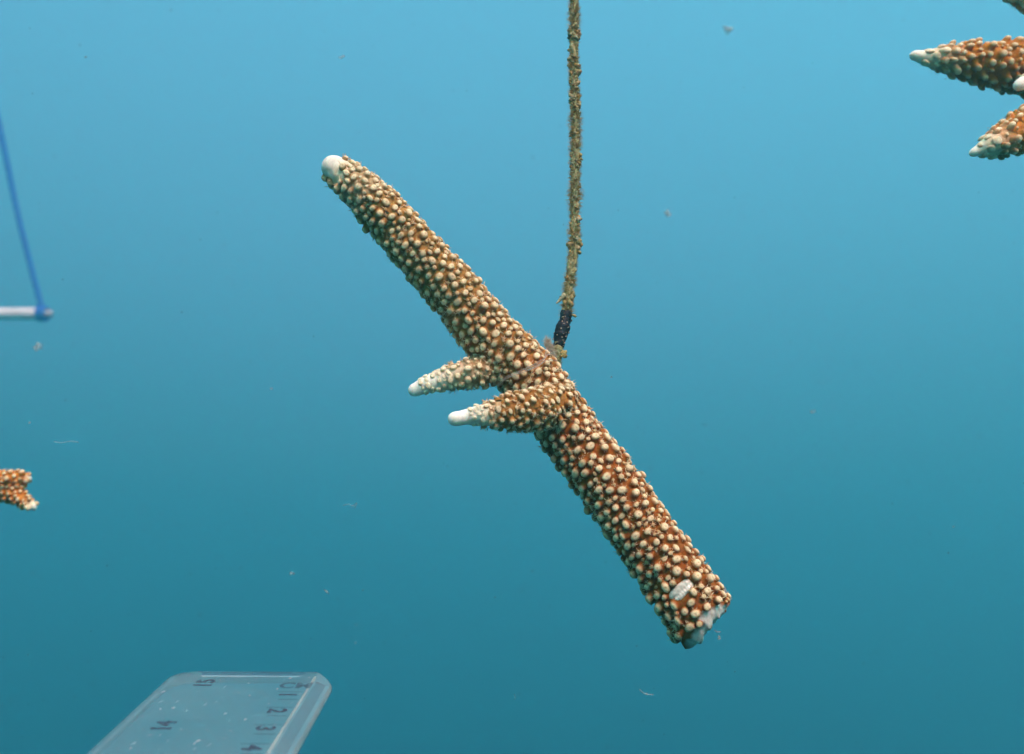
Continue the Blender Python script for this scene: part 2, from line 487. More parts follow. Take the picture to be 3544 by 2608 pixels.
def side_coral(name_label, spec, base, d_group, seed, lean, limit, big_px, tints, ramp_px):
    """other fragments at the edge of the view; spec: list of (pts, tip_px, segs, kind)"""
    root = empty('coral_fragment', base)
    tag(root, name_label, 'coral')
    brs = [Branch(pts, nring, segs, bump, rp, 0.12, seed + i, ramp_px) for i, (pts, tip, segs, nring, bump, rp, kind) in enumerate(spec)]
    owner, allc = {}, []
    for i, (br, (pts, tip, segs, nring, bump, rp, kind)) in enumerate(zip(brs, spec)):
        px = pts[0][2] / FPX
        bro = mix(BROWN_R, BROWN_T, tints[0]) if tints[0] <= 1 else np.array(ORANGE)
        def col(x, th, p, d, px=px, tip=tip, bro=bro):
            if tip <= 0: return bro
            c = mix(bro, PALE, 0.92 - 0.92 * sstep(0.5 * tip * px, 1.9 * tip * px, x + 0.25 * tip * px * nz(p, 300, 2)))
            return mix(c, WHITE, 1 - sstep(0.1 * tip * px, 0.8 * tip * px, x))
        owner[br] = surface(br, root, kind, max(tip, 12) * px * 0.8, col)
        q = big_px * px
        ps = [(1800, q, 0.22, 1.2), (1200, q * 0.68, 0.2, 1.10), (300, q * 0.45, 0.2, 1.08)]
        hi = br.L
        cc = scatter(br, [b for b in brs if b is not br], max(tip * 0.42, 10) * px, hi, ps,
                     lambda x, px=px, tip=tip: (tints[0], 0.75 if x < tip * px * 1.0 else (0.25 if x < tip * px * 1.7 else 0.0)), lambda *a: False, seed=seed * 7 + i, lean=lean,
                     hfn=(lambda x, px=px, tip=tip: 0.4 + 0.7 * sstep(0.5 * tip * px, 1.6 * tip * px, x)) if tip > 50 else None)
        allc += cc
    plant(allc, root, limit, owner)
    tentacles(allc, root, seed, 3)
def c5(x, y, d, r): return (2900 + x / 2.753, y / 2.753, d, r / 2.753)
def c7(x, y, d, r): return (x / 5.507, 1550 + y / 5.507, d, r / 5.507)
D = 0.262
side_coral('brown coral with several pale pointed branches covered in long knobs',
           [([c5(680, 518, D, 26), c5(720, 527, D, 46), c5(800, 540, D, 64), c5(900, 552, D, 100), c5(1100, 572, D, 165), c5(1300, 592, D, 205), c5(1500, 612, D, 238), c5(1773, 648, D + .003, 268), c5(2150, 700, D + .006, 290), c5(2400, 740, D + .01, 280)], 105, 36, 90, 18, 14, 'branch'),
            ([c5(1245, 1468, D - .03, 22), c5(1285, 1455, D - .03, 42), c5(1345, 1432, D - .03, 60), c5(1450, 1390, D - .03, 118), c5(1600, 1322, D - .028, 168), c5(1773, 1238, D - .024, 208), c5(2100, 1040, D - .01, 240), c5(2400, 800, D + .01, 240)], 90, 32, 80, 16, 12, 'branch'),
            ([c5(1560, -120, D + .02, 60), c5(1640, -110, D + .02, 110), c5(1760, -110, D + .02, 170), c5(2000, -40, D + .02, 210), c5(2250, 250, D + .006, 240), c5(2400, 560, D + .01, 240)], 40, 30, 50, 16, 20, 'branch'),
            ([c5(1668, 838, D - .016, 34), c5(1720, 815, D - .016, 52), c5(1800, 780, D - .014, 70), c5(1950, 730, D - .006, 95), c5(2100, 700, D, 105)], 130, 26, 40, 12, 16, 'side_branch')],
           PD(3744, 300, D + .01), None, 31, -0.55, 260, 11.5, (2, 0), 260)
D = 0.33
side_coral('small brown coral stub with a blunt forked end below the white pipe',
           [([c7(600, 590, D, 120), c7(520, 585, D, 150), c7(380, 590, D, 165), c7(150, 620, D, 190), c7(-200, 680, D, 250), c7(-700, 760, D, 280)], 10, 26, 60, 5, 60, 'stem'),
            ([c7(690, 1165, D - .004, 60), c7(630, 1110, D - .004, 95), c7(520, 1040, D - .003, 125), c7(380, 950, D - .002, 150), c7(200, 840, D, 190), c7(-100, 760, D + .002, 230)], 26, 26, 60, 5, 40, 'side_branch')],
           PD(-127, 1688, D), None, 51, 0.0, 80, 8.5, (2, 0), 60)

# ---------------------------------------------------------------- hanging rope with its black sleeve
ROPE_Y = PD(1935, 1250, .208)[1]
M_ROPE = rough_mat('silted_rope', (0.25, 0.24, 0.095), (0.44, 0.41, 0.19), 1500.0, 0.9, 0.6, 0.0003)
M_ALGAE = coral_material('algae_tufts', var=0.35, sss=0.0)
M_TAPE = rough_mat('black_sleeve', (0.004, 0.005, 0.006), (0.016, 0.020, 0.020), 2500.0, 0.6, 0.4, 0.0001, ior=1.3)
def tube(path, rad, segs, bump=None, seed=0.0, cap=True):
    P = np.array(path, float); n = len(P)
    T = np.gradient(P, axis=0); T /= np.linalg.norm(T, axis=1)[:, None]
    N = unit(np.cross(T[0], (0.4, 0.9, 0.1))); V = []
    for i in range(n):
        N = unit(N - T[i] * np.dot(N, T[i])); B = np.cross(T[i], N)
        for j in range(segs):
            a = 2 * math.pi * j / segs
            d = math.cos(a) * N + math.sin(a) * B
            r = rad[i] if hasattr(rad, '__len__') else rad
            if bump: r = r * bump(P[i], d, i, a)
            V.append(P[i] + d * r)
    F = [(k * segs + j, k * segs + (j + 1) % segs, (k + 1) * segs + (j + 1) % segs, (k + 1) * segs + j) for k in range(n - 1) for j in range(segs)]
    if cap:
        V += [P[0], P[-1]]; a, b = len(V) - 2, len(V) - 1
        F += [((j + 1) % segs, j, a) for j in range(segs)]
        F += [((n - 1) * segs + j, (n - 1) * segs + (j + 1) % segs, b) for j in range(segs)]
    return V, F
def resample(pts, n):
    P = np.array(pts, float); out = []
    m = len(P)
    for i in range(m - 1):
        p0 = P[max(i - 1, 0)]; p1, p2 = P[i], P[i + 1]; p3 = P[min(i + 2, m - 1)]
        for t in np.linspace(0, 1, 24, endpoint=False):
            out.append(0.5 * (2 * p1 + (p2 - p0) * t + (2 * p0 - 5 * p1 + 4 * p2 - p3) * t * t + (3 * p1 - p0 - 3 * p2 + p3) * t ** 3))
    out.append(P[-1]); out = np.array(out)
    L = np.concatenate([[0], np.cumsum(np.linalg.norm(np.diff(out, axis=0), axis=1))])
    x = np.linspace(0, L[-1], n)
    return np.column_stack([np.interp(x, L, out[:, k]) for k in range(out.shape[1])])
def blob(c, r, rng, sx=1.0, sy=1.0, sz=1.0, rough=0.35):
    """small irregular lump"""
    V, F = [], []
    seg, rg = 7, 5
    M = Matrix.Rotation(rng.uniform(0, 6.28), 3, Vector((rng.uniform(-1, 1), rng.uniform(-1, 1), rng.uniform(-1, 1) + 0.01)).normalized())
    for k in range(rg):
        ph = math.pi * (k + 0.35) / (rg - 0.3)
        for j in range(seg):
            a = 2 * math.pi * j / seg
            v = Vector((math.sin(ph) * math.cos(a) * sx, math.sin(ph) * math.sin(a) * sy, math.cos(ph) * sz)) * r * (1 + rng.uniform(-rough, rough))
            V.append(np.array(M @ v) + c)
    F = [(k * seg + j, k * seg + (j + 1) % seg, (k + 1) * seg + (j + 1) % seg, (k + 1) * seg + j) for k in range(rg - 1) for j in range(seg)]
    F += [tuple(range(seg))[::-1], tuple((rg - 1) * seg + j for j in range(seg))]
    return V, F
OLIVE, OCHRE, GREYG = (0.30, 0.28, 0.105), (0.44, 0.29, 0.08), (0.38, 0.40, 0.26)
def fibre(mb, b, d, L, w, col, rng, bend=0.5):
    side = unit(np.cross(d, (rng.uniform(-1, 1), rng.uniform(-1, 1), rng.uniform(-1, 1))))
    side2 = np.cross(d, side); pts = []
    k = side * rng.uniform(-bend, bend) + side2 * rng.uniform(-bend, bend)
    V = []
    for t, ww in ((0, 1), (0.5, 0.8), (1, 0.15)):
        p = b + d * L * t + k * L * t * t * 0.5
        V += [p + side * w * ww, p - side * w * 0.5 * ww + side2 * w * 0.86 * ww, p - side * w * 0.5 * ww - side2 * w * 0.86 * ww]
    F = [(a + j, a + (j + 1) % 3, a + 3 + (j + 1) % 3, a + 3 + j) for a in (0, 3) for j in range(3)]
    mb.add(V, F, [col] * 9)
def hanging_rope():
    rp = [(1996, -1500), (1990, -420), (1986, -60), (1987, 30), (1986, 150), (1988, 300), (1991, 430), (1990, 560), (1990, 640), (1988, 760), (1986, 850), (1978, 930), (1968, 1010), (1963, 1070), (1958, 1095)]
    pts = [PY(u, v, ROPE_Y) for u, v in rp]
    path = resample(pts, 600)
    base = PY(1930, 1240, ROPE_Y)
    root = empty('hanging_rope', base)
    tag(root, 'thin vertical rope coated in olive algae with a black sleeve above the coral', 'rope')
    rng = random.Random(21)
    def bump(p, d, i, a):
        tw = 0.10 * math.cos(3 * a + i * 0.55)
        cl = nz(p, 260, 1.0) * 0.5 + nz(p + d * 0.0012, 800, 5.0) * 0.6 + nz(p + d * 0.001, 2000, 3.0) * 0.25
        return 1 + tw + cl
    V, F = tube(path, 13.0 * PX, 16, bump)
    mk('rope_core', V, F, M_ROPE, root, base)
    # growth: lumps, ledges and threads all along
    mb = MB()
    for i in range(1700):
        k = rng.randrange(len(path)); p = path[k]
        clump = 0.5 + 0.5 * nz(p, 240, 1.0) * 2.2
        if rng.random() > 0.35 + 0.65 * clump: continue
        a = rng.uniform(0, 6.28); d = np.array((math.cos(a), math.sin(a), rng.uniform(-0.2, 0.5)))
        r = rng.uniform(2.5, 8.5) * PX * (0.65 + 0.9 * max(0, clump))
        c = p + unit(d) * (12.0 * PX + r * 0.35)
        col = mix(mix(OLIVE, GREYG, rng.random() * 0.7), OCHRE, (rng.random() ** 2) * 0.9)
        V, F = blob(c, r, rng, rng.uniform(0.6, 1.3), rng.uniform(0.6, 1.2), rng.uniform(0.4, 1.0), 0.6)
        mb.add(V, F, [col * (1 + rng.uniform(-.15, .15)) for _ in V])
    for (v, side, sz) in ((100, -1, 10), (125, 1, 9), (170, -1, 8), (215, 0, 8), (285, -1, 10), (350, 1, 8), (382, 0, 9), (545, 1, 13), (560, 1, 11), (470, -1, 8), (640, 1, 7), (755, 1, 12), (775, 1, 10), (840, 1, 14), (865, 1, 12), (860, -1, 8)):
        q = PY(1988, v, ROPE_Y)
        k = int(np.argmin(np.linalg.norm(path - q, axis=1)))
        for _ in range(5):
            c = path[k] + np.array((side * (13 + sz * 0.3) * PX + rng.uniform(-6, 6) * PX, rng.uniform(-9, 4) * PX, rng.uniform(-10, 10) * PX))
            V, F = blob(c, sz * PX * rng.uniform(0.4, 0.75), rng, 1, 1, 0.8, 0.4)
            mb.add(V, F, [mix(OLIVE, OCHRE, rng.uniform(0.1, 0.8)) for _ in V])
    for i in range(22000):
        k = rng.randrange(len(path)); p = path[k]
        a = rng.uniform(0, 6.28); d = unit(np.array((math.cos(a), math.sin(a), rng.uniform(-0.6, 0.6))))
        fibre(mb, p + d * 10 * PX, d, rng.uniform(6, 24) * PX * (0.6 + 0.8 * max(0.0, 0.5 + nz(p, 300, 8.0))), 1.0 * PX, mix(OLIVE, OCHRE, rng.random()) * 1.1, rng)
    # loose flap above the sleeve, tail below it
    for t in np.linspace(0, 1, 14):
        q = mix(PY(1952, 1022, ROPE_Y - .001), PY(1927, 1048, ROPE_Y - .001), t)
        V, F = blob(q, PX * (8 - 5 * t), rng, 1, 1, 1, 0.35); mb.add(V, F, [mix(OLIVE, GREYG, rng.random()) * 1.2 for _ in V])
    V, F = blob(PY(1988, 1092, ROPE_Y - .001), 7 * PX, rng, 1.3, .8, .8, .3); mb.add(V, F, [mix(OLIVE, OCHRE, .5)] * len(V))
    ob = mb.build('algae_growth', M_ALGAE, root, base); ob['kind'] = 'stuff'
    # tail under the sleeve down to the coral
    tail = resample([PY(1934, 1190, ROPE_Y), PY(1930, 1215, ROPE_Y), PY(1929, 1240, ROPE_Y), PY(1931, 1262, ROPE_Y)], 40)
    rr = np.interp(np.linspace(0, 1, 40), [0, .35, .7, 1], [16 * PX, 16 * PX, 12 * PX, 6 * PX])
    V, F = tube(tail, rr, 14, lambda p, d, i, a: 1 + 0.5 * nz(p + d * .001, 900, 2.0) + .25 * nz(p + d * .001, 2400, 7.0))
    mk('rope_tail', V, F, M_ROPE, root, base)
    mb = MB()
    for _ in range(26):
        c = PY(1950 + rng.uniform(-8, 9), 1224 + rng.uniform(-10, 10), ROPE_Y - .0005)
        V, F = blob(c, rng.uniform(3, 7) * PX, rng); mb.add(V, F, [mix(OLIVE, OCHRE, rng.uniform(0, .7)) * 1.1 for _ in V])
    for _ in range(700):
        k = rng.randrange(40); a = rng.uniform(0, 6.28); d = unit(np.array((math.cos(a), math.sin(a), rng.uniform(-.6, .6))))
        fibre(mb, tail[k] + d * rr[k] * .8, d, rng.uniform(4, 13) * PX, .9 * PX, mix(OLIVE, GREYG, rng.random()), rng)
    ob = mb.build('algae_tuft', M_ALGAE, root, base); ob['kind'] = 'stuff'
    # pale fluff caught between sleeve and coral
    mb = MB()
    for _ in range(1500):
        t = rng.random()
        c = mix(PY(1893, 1176, ROPE_Y - .002), PY(1912, 1232, ROPE_Y - .002), t)
        d = unit(np.array([rng.gauss(0, 1) for _ in range(3)]))
        c = c + d * rng.uniform(0, 17) * PX * (1 - .3 * t)
        fibre(mb, c, unit(np.array([rng.gauss(0, 1) for _ in range(3)])), rng.uniform(6, 18) * PX, .7 * PX, mix(GREYG, CREAM, rng.uniform(0, .6)), rng, 1.2)
    ob = mb.build('thread_fluff', M_FLUFF, root, base); ob['kind'] = 'stuff'
    # the black sleeve
    sl = resample([PY(1961, 1080, ROPE_Y), PY(1955, 1112, ROPE_Y), PY(1943, 1150, ROPE_Y), PY(1937, 1178, ROPE_Y), PY(1933, 1200, ROPE_Y)], 40)
    r_s = np.interp(np.linspace(0, 1, 40), [0, .3, .42, .8, 1], [23 * PX, 21.5 * PX, 25 * PX, 23 * PX, 19 * PX])
    V, F = tube(sl, r_s, 22, lambda p, d, i, a: (1 + 0.16 * nz(p, 600, 3.0) + 0.12 * nz(p + d * .001, 1600, 5.0)) * (1 - 0.06 * math.cos(2 * a)))
    ob = mk('sleeve', V, F, M_TAPE, root, base)
    tag(ob, 'black sleeve flecked with beige growth')
    mb = MB()
    for _ in range(60):
        k = rng.randrange(2, 39); a = rng.uniform(0, 6.28)
        if sl[k][2] > sl[8][2] and rng.random() < .75: continue
        d = np.array((math.cos(a), math.sin(a), 0))
        V, F = blob(sl[k] + d * r_s[k] * 1.05, rng.uniform(1.4, 4.4) * PX, rng, 1.3, .7, .7, .4)
        mb.add(V, F, [mix((0.08, .09, .07), (0.5, .39, .25), rng.random())] * len(V))
    fl = mb.build('beige_flecks', M_ALGAE, ob, base); fl['kind'] = 'stuff'
M_FLUFF = translucent_mat('pale_fluff', (0.66, 0.60, 0.42), 0.45)
hanging_rope()

def fishing_line():
    m = translucent_mat('clear_line', (0.60, 0.50, 0.38), 0.22, 0.25)
    base = PD(1925, 1238, .203)
    root = empty('fishing_line', base)
    tag(root, 'thin clear fishing line looped over the coral below the rope', 'fishing line')
    runs = [[(1926, 1236, .2030), (1905, 1222, .1990), (1880, 1242, .1972), (1845, 1262, .1965), (1800, 1284, .1962), (1760, 1300, .1965), (1735, 1312, .1985)],
            [(1928, 1248, .2030), (1900, 1245, .1980), (1868, 1258, .1966), (1830, 1280, .1960), (1790, 1294, .1959), (1748, 1312, .1968), (1722, 1332, .1990)],
            [(1924, 1230, .2035), (1895, 1204, .2000), (1888, 1225, .1985), (1880, 1252, .1968), (1850, 1272, .1961), (1815, 1280, .1960)]]
    for r in runs:
        p = resample([PD(*q) for q in r], 60)
        V, F = tube(p, 2.6 * PX, 8)
        mk('strand', V, F, m, root, base)
fishing_line()

# ---------------------------------------------------------------- clear ruler
def ruler():
    D0 = 0.178
    FL, FR = PD(604, 2320, D0), PD(1163, 2323, D0)
    NL, NR = PD(317, 2608, D0 * .79), PD(1023, 2608, D0 * .79)
    X = unit(FR - FL); Y = unit((NL - FL) + (NR - FR)); Y = unit(Y - X * np.dot(X, Y)); Z = np.cross(Y, X)
    W = np.linalg.norm(FR - FL); Ln = 0.31
    if Z[2] < 0: print('ruler faces down')
    root = empty('ruler', FL)
    tag(root, 'scratched clear plastic ruler with dark numerals reaching in below the coral', 'ruler')
    root.matrix_world = Matrix([[X[0], Y[0], Z[0], FL[0]], [X[1], Y[1], Z[1], FL[1]], [X[2], Y[2], Z[2], FL[2]], [0, 0, 0, 1]])
    # note: local x across, local y towards the near end, local z up out of the face (left-handed pair kept by -y below)
    return root, X, Y, Z, FL, W, Ln
def hit(u, v, X, Y, Z, O):
    d = PD(u, v, 1.0); t = np.dot(O, Z) / np.dot(d, Z); q = d * t - O
    return np.dot(q, X), np.dot(q, Y)
def clear_plastic(name, haze, gloss, tint=(0.93, 0.98, 0.97), rough=0.12, scratch=0.0):
    m = bpy.data.materials.new(name); m.use_nodes = True
    nt = m.node_tree; n, l = nt.nodes, nt.links; n.clear()
    out = n.new('ShaderNodeOutputMaterial')
    tr = n.new('ShaderNodeBsdfTransparent'); tr.inputs[0].default_value = (*tint, 1)
    df = n.new('ShaderNodeBsdfDiffuse'); df.inputs[0].default_value = (0.85, 0.77, 0.58, 1)
    gl = n.new('ShaderNodeBsdfGlossy'); set_in(gl, Roughness=rough)
    mx = n.new('ShaderNodeMixShader'); my = n.new('ShaderNodeMixShader')
    geo = n.new('ShaderNodeNewGeometry')
    ns = n.new('ShaderNodeTexNoise'); set_in(ns, Scale=90.0, Detail=6.0, Roughness=0.6)
    l.new(geo.outputs['Position'], ns.inputs['Vector'])
    mr = n.new('ShaderNodeMapRange'); mr.inputs['From Min'].default_value = 0.3; mr.inputs['From Max'].default_value = 0.7
    set_in(mr, To_Min=haze * 0.65, To_Max=haze * 1.35)
    l.new(ns.outputs['Fac'], mr.inputs['Value']); l.new(mr.outputs[0], mx.inputs[0])
    l.new(tr.outputs[0], mx.inputs[1]); l.new(df.outputs[0], mx.inputs[2])
    fr = n.new('ShaderNodeFresnel'); fr.inputs['IOR'].default_value = 1.12
    mu = n.new('ShaderNodeMath'); mu.operation = 'MULTIPLY'; mu.inputs[1].default_value = gloss
    l.new(fr.outputs[0], mu.inputs[0]); l.new(mu.outputs[0], my.inputs[0])
    l.new(mx.outputs[0], my.inputs[1]); l.new(gl.outputs[0], my.inputs[2])
    l.new(my.outputs[0], out.inputs['Surface'])
    return m
def build_ruler():
    root, X, Y, Z, O, W, Ln = ruler()
    TH = 0.0022
    root.matrix_world = Matrix.Translation(Vector(O))
    w3 = lambda x, y, z: X * x + Y * y + Z * z
    BEV = 0.0031                     # width of the sloping millimetre edge
    RC = 0.0046
    m_body = clear_plastic('clear_acrylic', 0.042, 0.2)
    m_edge = clear_plastic('cut_acrylic_edge', 0.16, 0.6, (0.72, 0.80, 0.80), 0.2)
    m_bev = clear_plastic('ribbed_acrylic_edge', 0.12, 0.3)
    # outline (x, y) with rounded far corners
    def outline(inset):
        pts = []
        for cx, cy, a0, a1 in ((RC, RC, math.pi, 1.5 * math.pi), (W - RC, RC, 1.5 * math.pi, 2 * math.pi)):
            for k in range(9):
                a = a0 + (a1 - a0) * k / 8
                pts.append((cx + (RC - inset) * math.cos(a), cy + (RC - inset) * math.sin(a)))
        pts += [(W - inset, Ln), (inset, Ln)]
        return pts
    e = 0.00035
    lo, hi = outline(0.0), outline(e)
    n = len(lo)
    # flat top and bottom sheets
    def zt(x): return -max(0.0, x - (W - BEV)) / BEV * TH * 0.62
    top = [w3(x, y, zt(x)) for x, y in hi]
    # the body: main field (left of the bevel line) and underside
    def clip(pts, lim, left):
        out = []
        for i in range(len(pts)):
            a, b = pts[i], pts[(i + 1) % len(pts)]
            ina, inb = (a[0] <= lim) == left, (b[0] <= lim) == left
            if ina: out.append(a)
            if ina != inb:
                t = (lim - a[0]) / (b[0] - a[0]); out.append((lim, a[1] + t * (b[1] - a[1])))
        return out
    mb = MB()
    A = clip(hi, W - BEV, True)
    mb.add([w3(x, y, 0) for x, y in A], [tuple(range(len(A)))])
    mb.add([w3(x, y, -TH) for x, y in lo], [tuple(range(n))[::-1]])
    mb.build('body', m_body, root, O * 0, smooth=False)
    Bp = clip(hi, W - BEV, False)
    mb = MB(); mb.add([w3(x, y, zt(x)) for x, y in Bp], [tuple(range(len(Bp)))])
    bev = mb.build('bevelled_edge', m_bev, root, smooth=False)
    # the cut rim all round with a small chamfer
    V = [w3(x, y, zt(x)) for x, y in hi] + [w3(x, y, zt(x) - e) for x, y in lo] + [w3(x, y, -TH) for x, y in lo]
    F = []
    for r in (0, 1):
        F += [(r * n + i, r * n + (i + 1) % n, (r + 1) * n + (i + 1) % n, (r + 1) * n + i) for i in range(n) if i != n - 2]
    mk('rim', V, F, m_edge, root, smooth=False)
    # raised line along the top of the bevel
    xs = W - BEV
    V = [w3(xs - .00022, .003, .00004), w3(xs + .00022, .003, .00002), w3(xs + .00022, Ln, .00002), w3(xs - .00022, Ln, .00004),
         w3(xs - .00022, .003, -.0003), w3(xs + .00022, .003, -.0003), w3(xs + .00022, Ln, -.0003), w3(xs - .00022, Ln, -.0003)]
    mk('ridge_line', V, [(3, 2, 1, 0), (0, 1, 5, 4), (1, 2, 6, 5), (3, 0, 4, 7), (2, 3, 7, 6)], clear_plastic('bright_ridge', 0.17, 0.5), root, smooth=False)
    m_dark = clear_plastic('end_dark_tint', 0.02, 0.2, (0.60, 0.70, 0.76), 0.2)
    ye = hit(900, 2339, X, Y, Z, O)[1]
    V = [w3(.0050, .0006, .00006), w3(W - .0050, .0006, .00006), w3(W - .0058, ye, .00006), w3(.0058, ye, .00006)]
    mk('end_dark_strip', V, [(0, 1, 2, 3)], m_dark, root, smooth=False)  # flat tinted strip painting in the dark refraction at the far end
    V = [w3(.0058, ye + .0001, .0001), w3(W - .0058, ye + .0001, .0001), w3(W - .0058, ye + .00055, .00004), w3(.0058, ye + .00055, .00004)]
    mk('end_line', V, [(0, 1, 2, 3)], clear_plastic('bright_line', 0.32, 0.5), root, smooth=False)
    V = [w3(.0012, .004, .00006), w3(.0015, .004, .00006), w3(.0015, Ln, .00006), w3(.0012, Ln, .00006)]
    mk('edge_line', V, [(0, 1, 2, 3)], clear_plastic('edge_glint', 0.16, 0.4), root, smooth=False)
    # markings
    m_ink, nt, nn, ll, b = new_mat('worn_ink')
    b.inputs['Base Color'].default_value = (0.030, 0.030, 0.045, 1); set_in(b, Roughness=0.6)
    geo = nn.new('ShaderNodeNewGeometry'); tn = nn.new('ShaderNodeTexNoise'); set_in(tn, Scale=1800.0, Detail=4.0)
    ll.new(geo.outputs['Position'], tn.inputs['Vector'])
    mr = nn.new('ShaderNodeMapRange'); mr.inputs['From Min'].default_value = .35; mr.inputs['From Max'].default_value = .6
    set_in(mr, To_Min=0.6, To_Max=1.0); ll.new(tn.outputs['Fac'], mr.inputs['Value'])
    tr = nn.new('ShaderNodeBsdfTransparent'); mx = nn.new('ShaderNodeMixShader')
    ll.new(mr.outputs[0], mx.inputs[0]); ll.new(tr.outputs[0], mx.inputs[1]); ll.new(b.outputs[0], mx.inputs[2])
    ll.new(mx.outputs[0], nn['Material Output'].inputs['Surface'])
    m_faint = translucent_mat('faint_ink', (0.05, 0.06, 0.075), 0.46)
    def text(s, cx, cy, size, right, up, mat=m_ink):
        cu = bpy.data.curves.new('numeral', 'FONT'); cu.body = s; cu.size = size
        cu.align_x = 'CENTER'; cu.align_y = 'CENTER'; cu.offset = size * 0.035; cu.resolution_u = 4
        tmp = bpy.data.objects.new('numeral_tmp', cu); COL.objects.link(tmp)
        dg = bpy.context.evaluated_depsgraph_get()
        me0 = tmp.evaluated_get(dg).to_mesh()
        V = [w3(*(np.array((cx, cy, 0.00005)) + right * v.co.x + up * v.co.y)) for v in me0.vertices]
        F = [tuple(p.vertices) for p in me0.polygons]
        tmp.evaluated_get(dg).to_mesh_clear()
        bpy.data.objects.remove(tmp); bpy.data.curves.remove(cu)
        return mk('numeral', V, F, mat, root, smooth=False)
    ex, ey = np.array((1.0, 0, 0)), np.array((0, 1.0, 0))
    H = lambda u, v: hit(u, v, X, Y, Z, O)
    cm = [H(995, 2404), H(958, 2461), H(913, 2523), H(866, 2588)]
    step = (cm[3][1] - cm[0][1]) / 3; y1 = cm[0][1]; x1 = sum(c[0] for c in cm) / 4
    print('ruler W', W, 'cm step', step, 'x', [c[0] for c in cm], 'y', [c[1] for c in cm], 'up', Z)
    for k in range(1, 16):
        text(str(k), x1, y1 + (k - 1) * step, 0.0040, ey, ex)
    x, y = H(1024, 2373); text('CM', x, y, 0.0038, ex, -ey, m_faint)
    x12, y12 = H(706, 2364); x11, y11 = H(574, 2512)
    xx = (x12 + x11) / 2
    for k in range(0, 6):
        text(str(15 - k), xx, y12 + k * (y11 - y12), 0.0042, -ey, -ex)
    # centimetre and half centimetre ticks
    tk = MB()
    def tickmesh(x0, x1_, w):
        return mesh('tick', [(x0, -w, 0), (x1_, -w, 0), (x1_, w, 0), (x0, w, 0)], [(0, 1, 2, 3)], m_faint, None, False)
    yc = y1 + step * 0.30
    R3 = Matrix(((X[0], Y[0], Z[0]), (X[1], Y[1], Z[1]), (X[2], Y[2], Z[2])))
    for k in range(0, 32):
        L0 = 0.0042 if k % 2 == 0 else 0.0032
        xa = W - BEV - 0.0006
        yy = yc + (k - 1) * step / 2
        if yy < 0.002: continue
        V = [w3(xa - L0, yy - .00009, .00004), w3(xa, yy - .00009, .00004), w3(xa, yy + .00009, .00004), w3(xa - L0, yy + .00009, .00004)]
        mk('tick', V, [(0, 1, 2, 3)], m_faint, root, smooth=False)
    mb = MB()
    for k in range(0, 150):
        yy = 0.0052 + k * step / 10 * 0.98
        xa, xb = W - BEV + .0005, W - .0009
        za, zb = zt(xa) + .00004, zt(xb) + .00004
        mb.add([w3(xa, yy - .00015, za), w3(xb, yy - .00015, zb), w3(xb, yy + .00015, zb), w3(xa, yy + .00015, za)], [(0, 1, 2, 3)])
    o = mb.build('millimetre_lines', translucent_mat('rib_line', (0.05, 0.06, 0.075), 0.5), bev, smooth=False); o['kind'] = 'stuff'
    # scratch marks and pale slivers painting in the sparkles on the face
    rng = random.Random(4); mb = MB()
    def sparkle_nick(x, y, L, a, w, h=.00006):
        dx, dy = math.cos(a), math.sin(a)
        V = [w3(x - dx * L, y - dy * L, .00003), w3(x - dy * w, y + dx * w, .00003), w3(x + dx * L, y + dy * L, .00003), w3(x + dy * w, y - dx * w, .00003), w3(x, y, h)]
        mb.add(V, [(0, 4, 1), (1, 4, 2), (2, 4, 3), (3, 4, 0)])
    for _ in range(110):
        sparkle_nick(rng.uniform(.002, W - BEV), rng.uniform(.002, .09), rng.uniform(.0001, .0008), rng.choice((rng.uniform(0, 3.14), 1.9 + rng.uniform(-.3, .3))), rng.uniform(.00002, .00006))
    for u, v, L, w in ((565, 2394, .0012, .0004), (685, 2564, .0014, .00055), (672, 2574, .0007, .00025), (864, 2407, .0007, .0002), (555, 2454, .0006, .0003), (600, 2450, .001, .00018), (860, 2365, .0005, .00025), (960, 2384, .0006, .0003), (780, 2470, .0009, .00018), (850, 2490, .0009, .0002), (452, 2590, .0006, .0002), (1005, 2347, .0012, .0004)):
        x, y = H(u, v); sparkle_nick(x, y, L * .45, 2.2 + rng.uniform(-.2, .2), w * .3, .00015)
    m_n, nt, nn, ll, b = new_mat('pale_sparkle'); b.inputs['Base Color'].default_value = (.85, .86, .8, 1); set_in(b, Roughness=.2)
    tr = nn.new('ShaderNodeBsdfTransparent'); mx = nn.new('ShaderNodeMixShader'); mx.inputs[0].default_value = .32
    ll.new(tr.outputs[0], mx.inputs[1]); ll.new(b.outputs[0], mx.inputs[2]); ll.new(mx.outputs[0], nn['Material Output'].inputs['Surface'])
    o = mb.build('scratch_sparkles', m_n, root, smooth=False); o['kind'] = 'stuff'
build_ruler()

